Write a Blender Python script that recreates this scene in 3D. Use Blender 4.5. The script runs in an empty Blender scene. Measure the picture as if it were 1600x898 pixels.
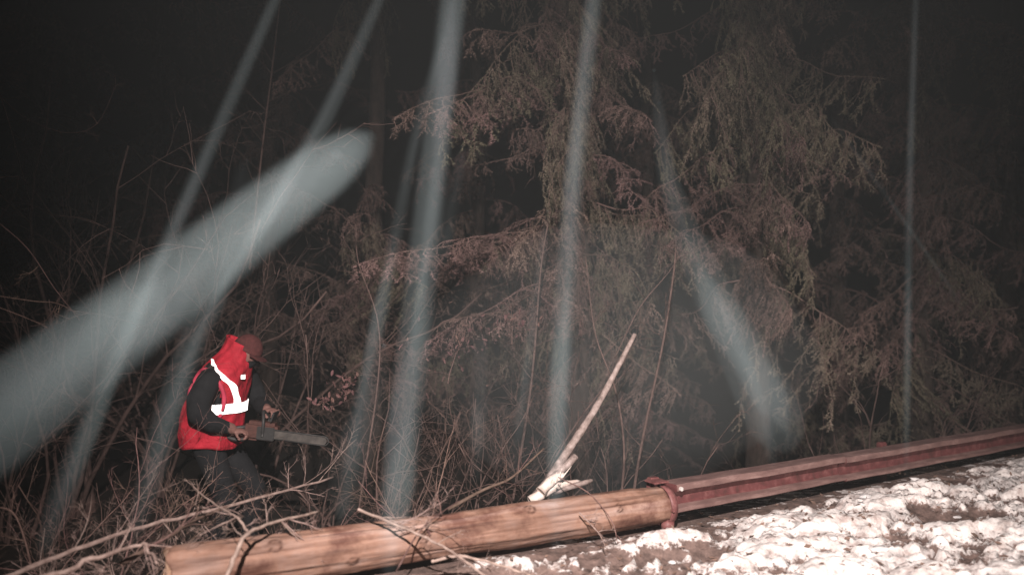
import bpy, bmesh, math, random
import numpy as np
from mathutils import Vector, Matrix

R = random.Random(7)
NR = np.random.default_rng(7)
sc = bpy.context.scene
COL = sc.collection

# ------------------------------------------------------------------ camera
F = 1255.0                       # focal length in photo pixels (1600 wide)
CAM_Z = 1.3
cam_d = bpy.data.cameras.new("camera")
cam_d.sensor_width = 36.0
cam_d.lens = 36.0 * F / 1600.0
cam_d.shift_y = 31.0 / 1600.0
cam_d.clip_start = 0.05
cam_d.clip_end = 300.0
cam_d.dof.use_dof = True
cam_d.dof.focus_distance = 5.4
cam_d.dof.aperture_fstop = 1.0
cam = bpy.data.objects.new("camera", cam_d)
cam.location = (0, 0, CAM_Z)
cam.rotation_euler = (math.radians(90), 0, 0)
COL.objects.link(cam)
sc.camera = cam

def P(px, py, d):
    """world point seen at photo pixel (px, py) at distance d along +Y"""
    return Vector(((px - 800.0) / F * d, d, CAM_Z - (py - 480.0) / F * d))

# ------------------------------------------------------------------ night sky
w = bpy.data.worlds.new("World")
sc.world = w
w.use_nodes = True
nt = w.node_tree
nt.nodes.clear()
sky = nt.nodes.new("ShaderNodeTexSky")
sky.sky_type = 'NISHITA'
sky.sun_disc = False
sky.sun_elevation = math.radians(-6)
sky.sun_rotation = math.radians(200)
bg = nt.nodes.new("ShaderNodeBackground")
bg.inputs[1].default_value = 0.06
out = nt.nodes.new("ShaderNodeOutputWorld")
nt.links.new(sky.outputs[0], bg.inputs[0])
nt.links.new(bg.outputs[0], out.inputs[0])

# ------------------------------------------------------------------ the vehicle work lamp that lights the scene
lamp_d = bpy.data.lights.new("work_lamp", 'SPOT')
lamp_d.energy = 3100
lamp_d.color = (1.0, 0.87, 0.82)
lamp_d.shadow_soft_size = 0.035
lamp_d.spot_size = math.radians(76)
lamp_d.spot_blend = 1.0
lamp = bpy.data.objects.new("work_lamp", lamp_d)
lamp.location = (0.0, -0.5, 3.1)
lamp.rotation_euler = (P(900, 670, 5.0) - Vector(lamp.location)).to_track_quat('-Z', 'Y').to_euler()
COL.objects.link(lamp)
# dipped headlamp of the same vehicle, low on the right, raking along the snowy verge
hl_d = bpy.data.lights.new("headlamp", 'SPOT')
hl_d.energy = 900
hl_d.color = (1.0, 0.86, 0.78)
hl_d.shadow_soft_size = 0.05
hl_d.spot_size = math.radians(52)
hl_d.spot_blend = 0.9
hl = bpy.data.objects.new("headlamp", hl_d)
hl.location = (4.3, -0.9, 0.78)
hl.rotation_euler = (Vector((2.9, 4.0, -0.35)) - Vector(hl.location)).to_track_quat('-Z', 'Y').to_euler()
COL.objects.link(hl)

sc.view_settings.view_transform = 'Standard'
sc.view_settings.look = 'None'
sc.view_settings.gamma = 1.0
sc.view_settings.exposure = 0.0
sc.render.engine = 'CYCLES'
sc.cycles.volume_bounces = 0
sc.cycles.max_bounces = 6
sc.cycles.transparent_max_bounces = 24
sc.cycles.diffuse_bounces = 2
sc.cycles.use_denoising = True

# ------------------------------------------------------------------ materials
def lin(c):
    return tuple(c) + (1.0,)

def mat(name, c1, c2=None, scale=20.0, rough=0.8, bump=0.3, bscale=None, stretch=(1, 1, 1), rand=0.0,
        c3=None, detail=6, spec=0.3, dist=0.004, metal=0.0, coat=0.0):
    m = bpy.data.materials.new(name)
    m.use_nodes = True
    t = m.node_tree
    b = t.nodes["Principled BSDF"]
    b.inputs["Roughness"].default_value = rough
    b.inputs["Metallic"].default_value = metal
    b.inputs["Specular IOR Level"].default_value = spec
    b.inputs["Coat Weight"].default_value = coat
    tc = t.nodes.new("ShaderNodeTexCoord")
    mp = t.nodes.new("ShaderNodeMapping")
    mp.inputs["Scale"].default_value = stretch
    t.links.new(tc.outputs["Object"], mp.inputs[0])
    n = t.nodes.new("ShaderNodeTexNoise")
    n.inputs["Scale"].default_value = scale
    n.inputs["Detail"].default_value = detail
    n.inputs["Roughness"].default_value = 0.65
    t.links.new(mp.outputs[0], n.inputs["Vector"])
    rp = t.nodes.new("ShaderNodeValToRGB")
    e = rp.color_ramp.elements
    e[0].position = 0.34; e[0].color = lin(c1)
    e[1].position = 0.66; e[1].color = lin(c2 or c1)
    if c3:
        x = e.new(0.52); x.color = lin(c3)
    t.links.new(n.outputs["Fac"], rp.inputs[0])
    last = rp.outputs[0]
    if rand:
        oi = t.nodes.new("ShaderNodeObjectInfo")
        hs = t.nodes.new("ShaderNodeHueSaturation")
        mr = t.nodes.new("ShaderNodeMapRange")
        mr.inputs[3].default_value = 1 - rand; mr.inputs[4].default_value = 1 + rand
        t.links.new(oi.outputs["Random"], mr.inputs[0])
        t.links.new(mr.outputs[0], hs.inputs["Value"])
        m2 = t.nodes.new("ShaderNodeMapRange")
        m2.inputs[3].default_value = 0.5 - rand * 0.09; m2.inputs[4].default_value = 0.5 + rand * 0.05
        mm = t.nodes.new("ShaderNodeMath"); mm.operation = 'FRACT'
        mu = t.nodes.new("ShaderNodeMath"); mu.operation = 'MULTIPLY'; mu.inputs[1].default_value = 7.31
        t.links.new(oi.outputs["Random"], mu.inputs[0]); t.links.new(mu.outputs[0], mm.inputs[0])
        t.links.new(mm.outputs[0], m2.inputs[0]); t.links.new(m2.outputs[0], hs.inputs["Hue"])
        t.links.new(last, hs.inputs["Color"])
        last = hs.outputs[0]
    t.links.new(last, b.inputs["Base Color"])
    if bump:
        n2 = t.nodes.new("ShaderNodeTexNoise")
        n2.inputs["Scale"].default_value = bscale or scale * 2
        n2.inputs["Detail"].default_value = 6
        t.links.new(mp.outputs[0], n2.inputs["Vector"])
        bp = t.nodes.new("ShaderNodeBump")
        bp.inputs["Strength"].default_value = bump
        bp.inputs["Distance"].default_value = dist
        t.links.new(n2.outputs["Fac"], bp.inputs["Height"])
        t.links.new(bp.outputs[0], b.inputs["Normal"])
    return m

M = {}
M['needles'] = mat("spruce_needles", (0.075, 0.056, 0.046), (0.32, 0.22, 0.195), 5, 0.5, 0, rand=0.35)
M['needles_olive'] = mat("olive_spruce_needles", (0.075, 0.074, 0.050), (0.29, 0.26, 0.185), 5, 0.5, 0, rand=0.3)
M['spruce_wood'] = mat("spruce_twig_bark", (0.11, 0.075, 0.062), (0.21, 0.145, 0.125), 40, 0.85, 0.2, rand=0.2)
M['bark'] = mat("spruce_trunk_bark", (0.022, 0.017, 0.014), (0.06, 0.043, 0.036), 14, 0.9, 0.8, stretch=(1, 1, .35), dist=.02)
M['twig'] = mat("bare_twig_bark", (0.11, 0.068, 0.055), (0.22, 0.145, 0.12), 25, 0.8, 0.2, rand=0.35)
M['twig_dimmed'] = mat("dimmed_twig_bark", (0.07, 0.046, 0.04), (0.15, 0.10, 0.088), 25, 0.85, 0.2)  # darkened copy of the twig bark, paints in dimmer light further back
M['twig_pale'] = mat("pale_twig_bark", (0.20, 0.14, 0.12), (0.42, 0.32, 0.28), 30, 0.75, 0.3, rand=0.15)
M['pole'] = mat("pale_pole_bark", (0.13, 0.10, 0.09), (0.42, 0.35, 0.33), 22, 0.7, 0.4, stretch=(1, 1, 1), c3=(0.29, .23, .21))
M['splinter'] = mat("fresh_split_wood", (0.62, 0.50, 0.44), (0.82, 0.74, 0.68), 18, 0.8, 0.4)
M['log'] = mat("weathered_log_wood", (0.12, 0.072, 0.056), (0.40, 0.31, 0.28), 11, 0.7, 0.9, bscale=26, stretch=(0.10, 1, 1),
               c3=(0.30, 0.20, 0.16), detail=10, dist=.006)
M['log_end'] = mat("cut_log_end", (0.33, 0.20, 0.13), (0.5, 0.34, 0.25), 40, 0.8, 0.4)
M['redsteel'] = mat("dark_red_painted_steel", (0.075, 0.030, 0.028), (0.19, 0.080, 0.075), 13, 0.55, 0.25, bscale=50, spec=.4, c3=(0.125, 0.040, 0.041))
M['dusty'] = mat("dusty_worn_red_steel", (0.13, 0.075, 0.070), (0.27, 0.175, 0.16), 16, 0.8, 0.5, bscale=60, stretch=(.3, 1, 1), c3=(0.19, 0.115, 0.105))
M['bracket'] = mat("bright_red_bracket_paint", (0.12, 0.040, 0.040), (0.25, 0.11, 0.105), 22, 0.5, 0.3)
M['bolt'] = mat("bare_metal_bolt", (0.7, 0.68, 0.66), (0.8, 0.78, 0.75), 30, 0.35, 0, metal=.3)
M['snow'] = mat("snow", (0.78, 0.76, 0.76), (0.86, 0.85, 0.85), 30, 0.7, 0.6, bscale=140, dist=.006)
M['vest'] = mat("red_vest_fabric", (0.34, 0.012, 0.026), (0.62, 0.030, 0.055), 7, 0.75, 0.9, bscale=9, dist=.04)
M['vest_edge'] = mat("vest_binding", (0.50, 0.04, 0.09), (0.62, 0.07, 0.12), 20, 0.8, 0.2)
M['dark_cloth'] = mat("dark_work_clothes", (0.010, 0.011, 0.013), (0.018, 0.019, 0.021), 12, 0.9, 0.6, bscale=11, dist=.02)
M['skin'] = mat("skin", (0.20, 0.105, 0.09), (0.25, 0.135, 0.115), 20, 0.6, 0.1)
M['cap'] = mat("dull_red_cap", (0.06, 0.018, 0.018), (0.11, 0.034, 0.032), 30, 0.9, 0.3)
M['saw_body'] = mat("chainsaw_housing", (0.07, 0.035, 0.03), (0.12, 0.055, 0.045), 20, 0.5, 0.1)
M['saw_dark'] = mat("chainsaw_black_plastic", (0.03, 0.03, 0.03), (0.05, 0.05, 0.05), 20, 0.5, 0.1)
M['saw_bar'] = mat("chainsaw_steel_bar", (0.05, 0.047, 0.045), (0.12, 0.11, 0.10), 15, 0.5, 0.1, metal=.2)
M['leaf'] = mat("dead_leaf", (0.085, 0.042, 0.038), (0.18, 0.105, 0.095), 12, 0.8, 0.2, rand=.3)
M['litter'] = mat("leaf_litter", (0.10, 0.065, 0.05), (0.30, 0.2, 0.16), 8, 0.85, 0)

def shaded_dirty_cracks(m):
    t = m.node_tree; b = t.nodes["Principled BSDF"]
    src = b.inputs["Base Color"].links[0].from_socket
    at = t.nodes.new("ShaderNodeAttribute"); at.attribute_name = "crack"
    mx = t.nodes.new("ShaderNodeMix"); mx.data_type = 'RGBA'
    t.links.new(at.outputs["Fac"], mx.inputs[0]); t.links.new(src, mx.inputs[6]); mx.inputs[7].default_value = (0.07, 0.035, 0.026, 1)  # dark tint paints in groove shade along with the dirt
    # broad grey weathering and reddish patches along the log
    n = t.nodes.new("ShaderNodeTexNoise"); n.inputs["Scale"].default_value = 3.4; n.inputs["Detail"].default_value = 8; n.inputs["Roughness"].default_value = .65
    tc = t.nodes.new("ShaderNodeTexCoord"); t.links.new(tc.outputs["Object"], n.inputs["Vector"])
    rp = t.nodes.new("ShaderNodeValToRGB"); e = rp.color_ramp.elements
    e[0].position = .38; e[0].color = (0.48, .34, .31, 1); e[1].position = .62; e[1].color = (1.08, 1.08, 1.10, 1)
    x = e.new(.5); x.color = (1.0, .88, .80, 1)
    t.links.new(n.outputs["Fac"], rp.inputs[0])
    mm = t.nodes.new("ShaderNodeMix"); mm.data_type = 'RGBA'; mm.blend_type = 'MULTIPLY'; mm.inputs[0].default_value = 1.0
    t.links.new(mx.outputs[2], mm.inputs[6]); t.links.new(rp.outputs[0], mm.inputs[7])
    t.links.new(mm.outputs[2], b.inputs["Base Color"])
shaded_dirty_cracks(M['log'])

def retro():
    # glass bead tape: sends light back to where it came from (lobe centred on the direction of arrival)
    m = bpy.data.materials.new("retroreflective_tape")
    m.use_nodes = True
    t = m.node_tree
    b = t.nodes["Principled BSDF"]
    b.inputs["Base Color"].default_value = (0.85, 0.86, 0.9, 1)
    b.inputs["Roughness"].default_value = 0.6
    g = t.nodes.new("ShaderNodeBsdfGlossy")
    g.inputs["Roughness"].default_value = 0.35
    ge = t.nodes.new("ShaderNodeNewGeometry")
    t.links.new(ge.outputs["Incoming"], g.inputs["Normal"])
    a = t.nodes.new("ShaderNodeMixShader"); a.inputs[0].default_value = 0.5
    t.links.new(b.outputs[0], a.inputs[1]); t.links.new(g.outputs[0], a.inputs[2])
    t.links.new(a.outputs[0], t.nodes["Material Output"].inputs[0])
    return m
M['retro'] = retro()

def ground_mat():
    m = bpy.data.materials.new("snowy_verge")
    m.use_nodes = True
    t = m.node_tree; L = t.links
    b = t.nodes["Principled BSDF"]
    b.inputs["Roughness"].default_value = 0.8
    tc = t.nodes.new("ShaderNodeTexCoord")
    at = t.nodes.new("ShaderNodeAttribute"); at.attribute_name = "snow"
    n = t.nodes.new("ShaderNodeTexNoise"); n.inputs["Scale"].default_value = 38; n.inputs["Detail"].default_value = 8
    n.inputs["Roughness"].default_value = .7
    L.new(tc.outputs["Object"], n.inputs["Vector"])
    ad = t.nodes.new("ShaderNodeMath"); ad.operation = 'MULTIPLY_ADD'; ad.inputs[1].default_value = 1.35
    L.new(n.outputs["Fac"], ad.inputs[0]); L.new(at.outputs["Fac"], ad.inputs[2])
    mr = t.nodes.new("ShaderNodeMapRange"); mr.interpolation_type = 'SMOOTHSTEP'
    mr.inputs[1].default_value = 1.02; mr.inputs[2].default_value = 1.24
    L.new(ad.outputs[0], mr.inputs[0])
    n2 = t.nodes.new("ShaderNodeTexNoise"); n2.inputs["Scale"].default_value = 12; n2.inputs["Detail"].default_value = 9
    n2.inputs["Roughness"].default_value = .75
    L.new(tc.outputs["Object"], n2.inputs["Vector"])
    rp = t.nodes.new("ShaderNodeValToRGB"); e = rp.color_ramp.elements
    e[0].position = .36; e[0].color = (0.075, 0.052, 0.045, 1)
    e[1].position = .64; e[1].color = (0.26, 0.18, 0.155, 1)
    L.new(n2.outputs["Fac"], rp.inputs[0])
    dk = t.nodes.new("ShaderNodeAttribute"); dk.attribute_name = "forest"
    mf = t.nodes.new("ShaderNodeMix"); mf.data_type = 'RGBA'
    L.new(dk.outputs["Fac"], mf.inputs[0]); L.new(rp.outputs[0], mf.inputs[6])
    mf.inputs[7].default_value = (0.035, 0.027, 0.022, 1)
    mx = t.nodes.new("ShaderNodeMix"); mx.data_type = 'RGBA'
    L.new(mr.outputs[0], mx.inputs[0]); L.new(mf.outputs[2], mx.inputs[6])
    n5 = t.nodes.new("ShaderNodeTexNoise"); n5.inputs["Scale"].default_value = 9; n5.inputs["Detail"].default_value = 7
    n5.inputs["Roughness"].default_value = .7
    L.new(tc.outputs["Object"], n5.inputs["Vector"])
    r5 = t.nodes.new("ShaderNodeValToRGB"); e = r5.color_ramp.elements
    e[0].position = .36; e[0].color = (0.42, 0.35, 0.33, 1)
    e[1].position = .54; e[1].color = (0.84, 0.80, 0.78, 1)
    L.new(n5.outputs["Fac"], r5.inputs[0]); L.new(r5.outputs[0], mx.inputs[7])
    L.new(mx.outputs[2], b.inputs["Base Color"])
    bp = t.nodes.new("ShaderNodeBump"); bp.inputs["Strength"].default_value = .8; bp.inputs["Distance"].default_value = .012
    L.new(n.outputs["Fac"], bp.inputs["Height"]); L.new(bp.outputs[0], b.inputs["Normal"])
    return m
M['ground'] = ground_mat()

def volume_mat(name, color, density, aniso=0.0):
    m = bpy.data.materials.new(name)
    m.use_nodes = True
    t = m.node_tree
    t.nodes.remove(t.nodes["Principled BSDF"])
    v = t.nodes.new("ShaderNodeVolumePrincipled")
    v.inputs["Color"].default_value = lin(color)
    v.inputs["Density"].default_value = density
    v.inputs["Anisotropy"].default_value = aniso
    t.links.new(v.outputs[0], t.nodes["Material Output"].inputs["Volume"])
    return m

# ------------------------------------------------------------------ object helpers
def link(name, me, m=None, parent=None):
    if m is not None:
        for x in (m if isinstance(m, (list, tuple)) else [m]):
            me.materials.append(x)
    o = bpy.data.objects.new(name, me)
    COL.objects.link(o)
    if parent is not None:
        o.parent = parent
    return o

def tag(o, label, cat, group=None):
    o['label'] = label
    o['category'] = cat
    if group:
        o['group'] = group
    return o

def thing(name, label, cat, loc=(0, 0, 0), group=None, rz=0.0):
    o = bpy.data.objects.new(name, None)
    o.empty_display_size = 0.1
    o.location = loc
    o.rotation_euler = (0, 0, rz)
    COL.objects.link(o)
    return tag(o, label, cat, group)

def mesh_np(name, v, f, smooth=True):
    me = bpy.data.meshes.new(name)
    v = np.asarray(v, dtype=np.float32); f = np.asarray(f, dtype=np.int32)
    k = f.shape[1]
    me.vertices.add(len(v)); me.vertices.foreach_set("co", v.ravel())
    me.loops.add(f.size); me.loops.foreach_set("vertex_index", f.ravel())
    me.polygons.add(len(f))
    me.polygons.foreach_set("loop_start", np.arange(0, f.size, k, dtype=np.int32))
    me.polygons.foreach_set("loop_total", np.full(len(f), k, dtype=np.int32))
    me.update(calc_edges=True)
    if smooth:
        me.polygons.foreach_set("use_smooth", np.ones(len(f), dtype=bool))
    return me

class Tubes:
    """tapered tubes along polylines, gathered into one mesh"""
    def __init__(s):
        s.v = []; s.f = []; s.n = 0
    def add(s, pts, rad, k=4):
        pts = np.asarray([tuple(p) for p in pts], dtype=float); rad = np.asarray(rad, dtype=float)
        n = len(pts)
        t = np.gradient(pts, axis=0)
        t /= np.linalg.norm(t, axis=1)[:, None] + 1e-9
        ref = np.tile(np.array([[0.31, 0.22, 0.92]]), (n, 1))
        bad = np.abs((t * ref).sum(1)) > .9
        if bad.mean() > .4: ref[:] = (0.9, .3, .1)
        a = np.cross(t, ref); a /= np.linalg.norm(a, axis=1)[:, None] + 1e-9
        b = np.cross(t, a)
        th = np.arange(k) / k * 2 * math.pi
        ring = pts[:, None, :] + rad[:, None, None] * (np.cos(th)[None, :, None] * a[:, None, :] + np.sin(th)[None, :, None] * b[:, None, :])
        s.v.append(ring.reshape(-1, 3))
        i = np.arange(n - 1)[:, None] * k; j = np.arange(k)[None, :]; j2 = (j + 1) % k
        f = np.stack([i + j, i + j2, i + k + j2, i + k + j], -1).reshape(-1, 4) + s.n
        s.f.append(f)
        # end caps (as quads, repeating a corner is avoided: k is even)
        for base in (0, (n - 1) * k):
            for q in range(1, k - 2, 2):
                s.f.append(np.array([[base, base + q, base + q + 1, base + q + 2]]) + s.n)
        s.n += n * k
    def mesh(s, name):
        return mesh_np(name, np.concatenate(s.v), np.concatenate(s.f))

def smooth_path(pts, n):
    """Catmull-Rom resampling of a few control points"""
    p = [np.array(tuple(x), dtype=float) for x in pts]
    p = [2 * p[0] - p[1]] + p + [2 * p[-1] - p[-2]]
    o = []
    m = len(p) - 3
    for q in range(n):
        u = q / (n - 1) * m
        i = min(int(u), m - 1); t = u - i
        a, b, c, d = p[i:i + 4]
        o.append(0.5 * ((2 * b) + (-a + c) * t + (2 * a - 5 * b + 4 * c - d) * t * t + (-a + 3 * b - 3 * c + d) * t ** 3))
    return np.array(o)

# value noise, numpy
_T = NR.random((256, 256))
def vnoise(x, y):
    xi = np.floor(x).astype(int); yi = np.floor(y).astype(int)
    u = x - xi; v = y - yi
    u = u * u * (3 - 2 * u); v = v * v * (3 - 2 * v)
    a = _T[xi % 256, yi % 256]; b = _T[(xi + 1) % 256, yi % 256]
    c = _T[xi % 256, (yi + 1) % 256]; d = _T[(xi + 1) % 256, (yi + 1) % 256]
    return (a * (1 - u) + b * u) * (1 - v) + (c * (1 - u) + d * u) * v
def fbm(x, y, o=5, g=.5):
    s = 0; a = 1; t = 0
    for i in range(o):
        s = s + a * vnoise(x * 2 ** i + 17.3 * i, y * 2 ** i + 5.1 * i); t += a; a *= g
    return s / t

def sstep(a, b, x):
    t = np.clip((x - a) / (b - a), 0, 1)
    return t * t * (3 - 2 * t)

# ------------------------------------------------------------------ ground
RA = np.array([-1.50, 3.46]); RB = np.array([0.90, 4.70]); RC = np.array([4.5, 7.05]); RD = np.array([10.0, 10.75])
def rail_y(x):
    x = np.asarray(x, dtype=float)
    y1 = RA[1] + (x - RA[0]) * (RB[1] - RA[1]) / (RB[0] - RA[0])
    y2 = RB[1] + (x - RB[0]) * (RC[1] - RB[1]) / (RC[0] - RB[0])
    return np.where(x < RB[0], y1, y2)
def ground_h(x, y):
    s = (y - rail_y(x)) * 0.86                       # >0 behind the rail
    drop = -0.55 * sstep(0.15, 1.5, s) - 0.75 * sstep(0.3, 2.5, s) * sstep(-0.3, 1.0, x)
    rise = 2.2 * sstep(9, 40, y) * sstep(5, 12, s)
    lump = (fbm(x * 1.7, y * 1.7, 4) - .5) * 0.12 * sstep(0, .6, s) 
    h = drop + rise + lump
    k = np.exp(-(((x + 2.02) / .9) ** 2 + ((y - 5.6) / .8) ** 2))
    return h + (-.50 - h) * k
def ground_full(x, y):
    s = (y - rail_y(x)) * 0.86
    h = ground_h(x, y)
    c, sn = math.cos(-.35), math.sin(-.35)
    u = x * c - y * sn; v = x * sn + y * c
    bend = v + 0.10 * u * u * .25
    n1 = fbm(u * 5.0, bend * 11.0, 5, .62)
    n2 = fbm(u * 15.0 + 9, bend * 26.0, 3, .6)
    n5 = fbm(u * 34.0 + 3, bend * 62.0, 2, .6)
    n3 = fbm(x * 1.1 + 3, y * 1.1, 3)
    amount = -0.19 + .54 * sstep(-.6, 2.1, x) + .10 * sstep(-.4, -1.8, s) - .34 * sstep(-.35, .05, s)
    n4 = fbm(u * 2.2 + 31, bend * 4.5, 3)
    sn_ = (n1 - .5) * 2.0 + (n2 - .5) * 1.6 + (n3 - .5) * 1.0 + (n4 - .5) * 1.7 + amount - .10
    snow = np.clip(sn_ + .28, 0, 1) * (1 - sstep(.2, .9, s))
    snow *= 1 - sstep(14, 30, np.abs(x))
    front = 1 - sstep(-.1, .5, s)
    h = h + (0.040 * sstep(.25, .9, snow) + (n2 - .5) * .035 + (n1 - .5) * .07 + (n4 - .5) * .16 + (n5 - .5) * .022) * front * sstep(-.02, -.35, s) ** .5
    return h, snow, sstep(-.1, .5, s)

def axis(a, b, c, d, fine, coarse):
    o = list(np.arange(b, c, fine))
    st = fine; x = b
    left = []
    while x > a:
        st = min(st * 1.25, coarse); x -= st; left.append(x)
    st = fine; x = o[-1]
    while x < d:
        st = min(st * 1.25, coarse); x += st; o.append(x)
    return np.array(left[::-1] + o)
gx = axis(-60, -2.3, 5.6, 60, 0.016, 3.0)
gy = axis(-8, 3.0, 7.8, 90, 0.016, 3.0)
X, Y = np.meshgrid(gx, gy)
H, S, FO = ground_full(X, Y)
v = np.stack([X, Y, H], -1).reshape(-1, 3)
ny, nx = X.shape
i = (np.arange(ny - 1)[:, None] * nx + np.arange(nx - 1)[None, :]).ravel()
me = mesh_np("ground", v, np.stack([i, i + 1, i + nx + 1, i + nx], -1))
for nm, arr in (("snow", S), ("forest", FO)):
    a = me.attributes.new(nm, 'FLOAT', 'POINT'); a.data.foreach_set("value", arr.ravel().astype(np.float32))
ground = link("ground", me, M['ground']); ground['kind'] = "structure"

def gz(x, y):
    return float(ground_full(np.array([x]), np.array([y]))[0][0])
def gz0(x, y):
    return float(ground_h(np.array([x]), np.array([y]))[0])

# snow clumps lying on the verge
def clump_mesh(seed):
    r = random.Random(seed)
    bm = bmesh.new(); bmesh.ops.create_icosphere(bm, subdivisions=2, radius=1)
    off = Vector((r.random() * 9, r.random() * 9, r.random() * 9))
    from mathutils import noise
    for q in bm.verts:
        k = 1 + .55 * (noise.noise(q.co * 1.3 + off)) + .25 * noise.noise(q.co * 3.1 + off)
        q.co *= k; q.co.z *= .62
    for f in bm.faces: f.smooth = True
    me = bpy.data.meshes.new("snow_clump"); bm.to_mesh(me); bm.free(); me.materials.append(M['snow'])
    return me
cl = [clump_mesh(s) for s in range(6)]
n = 0
while n < 90:
    x = R.uniform(-.9, 4.6); s = R.uniform(-2.2, -.12)
    y = float(rail_y(x)) + s / .86
    if y < 3.0: continue
    if R.random() > .35 + .25 * x: continue
    o = bpy.data.objects.new("snow_clump", cl[n % 6]); COL.objects.link(o); o.parent = ground
    sz = R.uniform(.012, .034) * (1.35 if R.random() < .15 else 1)
    o.location = (x, y, gz(x, y) + sz * .12); o.scale = (sz * R.uniform(1, 1.7), sz, sz * .8); o.rotation_euler = (0, 0, R.uniform(0, 6))
    n += 1

# dead leaves and crumbs on the verge
vs = []; fs = []
for q in range(5200):
    x = R.uniform(-2.2, 5.6); s = R.uniform(-2.4, .9)
    y = float(x * 0 + (RA[1] + (x - RA[0]) * .517 if x < .9 else RB[1] + (x - .9) * .653)) + s / .86
    z = H[min(np.searchsorted(gy, y), ny - 1), min(np.searchsorted(gx, x), nx - 1)]
    a = R.uniform(0, 6.28); l = R.uniform(.008, .026); wd = l * R.uniform(.25, .6); tz = R.uniform(-.5, .5)
    d = Vector((math.cos(a), math.sin(a), tz)) * l; e = Vector((-math.sin(a), math.cos(a), R.uniform(-.6, .6))) * wd
    c = Vector((x, y, z + .006)); b0 = len(vs)
    vs += [c - d, c + e, c + d, c - e]; fs.append((b0, b0 + 1, b0 + 2, b0 + 3))
o = link("leaf_litter", mesh_np("leaf_litter", [tuple(q) for q in vs], fs, False), M['litter'])
o['kind'] = "stuff"; o['label'] = "small dead leaves and crumbs scattered over the snowy verge"; o['category'] = "leaf litter"

# ------------------------------------------------------------------ guardrail
TOPZ = 0.26
def loft(rings, name, closed=True, caps=True):
    rings = np.asarray(rings); n, k, _ = rings.shape
    v = rings.reshape(-1, 3)
    i = np.arange(n - 1)[:, None] * k; j = np.arange(k if closed else k - 1)[None, :]; j2 = (j + 1) % k
    f = np.stack([i + j, i + j2, i + k + j2, i + k + j], -1).reshape(-1, 4).tolist()
    if caps:
        f.append(list(range(k))[::-1]); f.append([(n - 1) * k + q for q in range(k)])
    me = bpy.data.meshes.new(name); me.from_pydata([tuple(q) for q in v], [], f); me.update()
    for p in me.polygons[: len(me.polygons) - (2 if caps else 0)]: p.use_smooth = True
    return me

def box_mesh(name, sx, sy, sz, bev=.004):
    bm = bmesh.new(); bmesh.ops.create_cube(bm, size=1)
    for q in bm.verts: q.co = Vector((q.co.x * sx, q.co.y * sy, q.co.z * sz))
    if bev: bmesh.ops.bevel(bm, geom=list(bm.edges), offset=bev, segments=2, affect='EDGES')
    me = bpy.data.meshes.new(name); bm.to_mesh(me); bm.free(); return me
def cyl_mesh(name, r, h, k=16, bev=.003):
    bm = bmesh.new(); bmesh.ops.create_cone(bm, cap_ends=True, segments=k, radius1=r, radius2=r, depth=h)
    if bev: bmesh.ops.bevel(bm, geom=[e for e in bm.edges if len(e.link_faces) == 2 and any(len(f.verts) > 4 for f in e.link_faces)], offset=bev, segments=2, affect='EDGES')
    me = bpy.data.meshes.new(name); bm.to_mesh(me); bm.free(); return me

JX, JY = float(RB[0]), float(RB[1])
ang1 = math.atan2(RB[1] - RA[1], RB[0] - RA[0]); ang2 = math.atan2(RC[1] - RB[1], RC[0] - RB[0])
rail = thing("guardrail", "roadside guardrail, round timber log joined to a dark red steel channel", "guardrail", (JX, JY, 0))
# timber log: local +X runs along it, from the joint back to the cut end
LL = float(np.linalg.norm(RB - RA)); rad = .112
rings = []; crack = []
NK = 96
for q in range(180):
    t = q / 179; x = -LL + t * (LL - .03)
    ring = []
    rr = rad * (1 - .035 * t) + .004 * math.sin(t * 9 + 1) + .003 * math.sin(t * 23)
    for k in range(NK):
        th = k / NK * 2 * math.pi
        # th = 0 faces the camera side (-Y), pi/2 is up
        r_ = rr + .0035 * math.sin(th * 3 + t * 2) + .0022 * math.sin(th * 7 + t * 5) + .0016 * math.sin(th * 13 - t * 11)
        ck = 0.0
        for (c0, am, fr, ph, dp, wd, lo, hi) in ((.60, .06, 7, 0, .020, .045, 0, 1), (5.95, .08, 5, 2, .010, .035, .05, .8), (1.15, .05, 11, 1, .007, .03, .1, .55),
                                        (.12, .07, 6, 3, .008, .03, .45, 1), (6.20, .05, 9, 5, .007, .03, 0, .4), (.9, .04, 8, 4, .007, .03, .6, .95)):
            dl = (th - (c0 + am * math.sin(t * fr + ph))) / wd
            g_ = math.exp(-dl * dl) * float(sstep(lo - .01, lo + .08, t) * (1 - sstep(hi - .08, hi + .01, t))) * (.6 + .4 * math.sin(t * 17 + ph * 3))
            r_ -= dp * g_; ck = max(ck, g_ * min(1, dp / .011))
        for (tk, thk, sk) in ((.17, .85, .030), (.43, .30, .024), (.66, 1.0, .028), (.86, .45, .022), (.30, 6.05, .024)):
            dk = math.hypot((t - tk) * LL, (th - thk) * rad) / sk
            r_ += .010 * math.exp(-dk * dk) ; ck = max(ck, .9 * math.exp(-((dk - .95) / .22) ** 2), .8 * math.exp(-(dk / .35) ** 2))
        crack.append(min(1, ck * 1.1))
        r_ += .010 * (float(fbm(np.array([t * 14.0]), np.array([k / NK * 5.0 if k < NK / 2 else (NK - k) / NK * 5.0]), 3)[0]) - .5) + .003 * (float(_T[(int(t * 60)) % 256, k]) - .5)
        if q == 0: r_ -= .012
        y0 = -math.cos(th) * r_; z0 = math.sin(th) * r_
        ring.append((x + (.0 if q else .012) + (.01 * math.sin(th * 5) if q < 2 else 0), y0, TOPZ - rad + z0))
    rings.append(ring)
lm = loft(rings, "timber_log")
lm.materials.append(M['log']); lm.materials.append(M['log_end'])
lm.polygons[-2].material_index = 1
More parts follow.
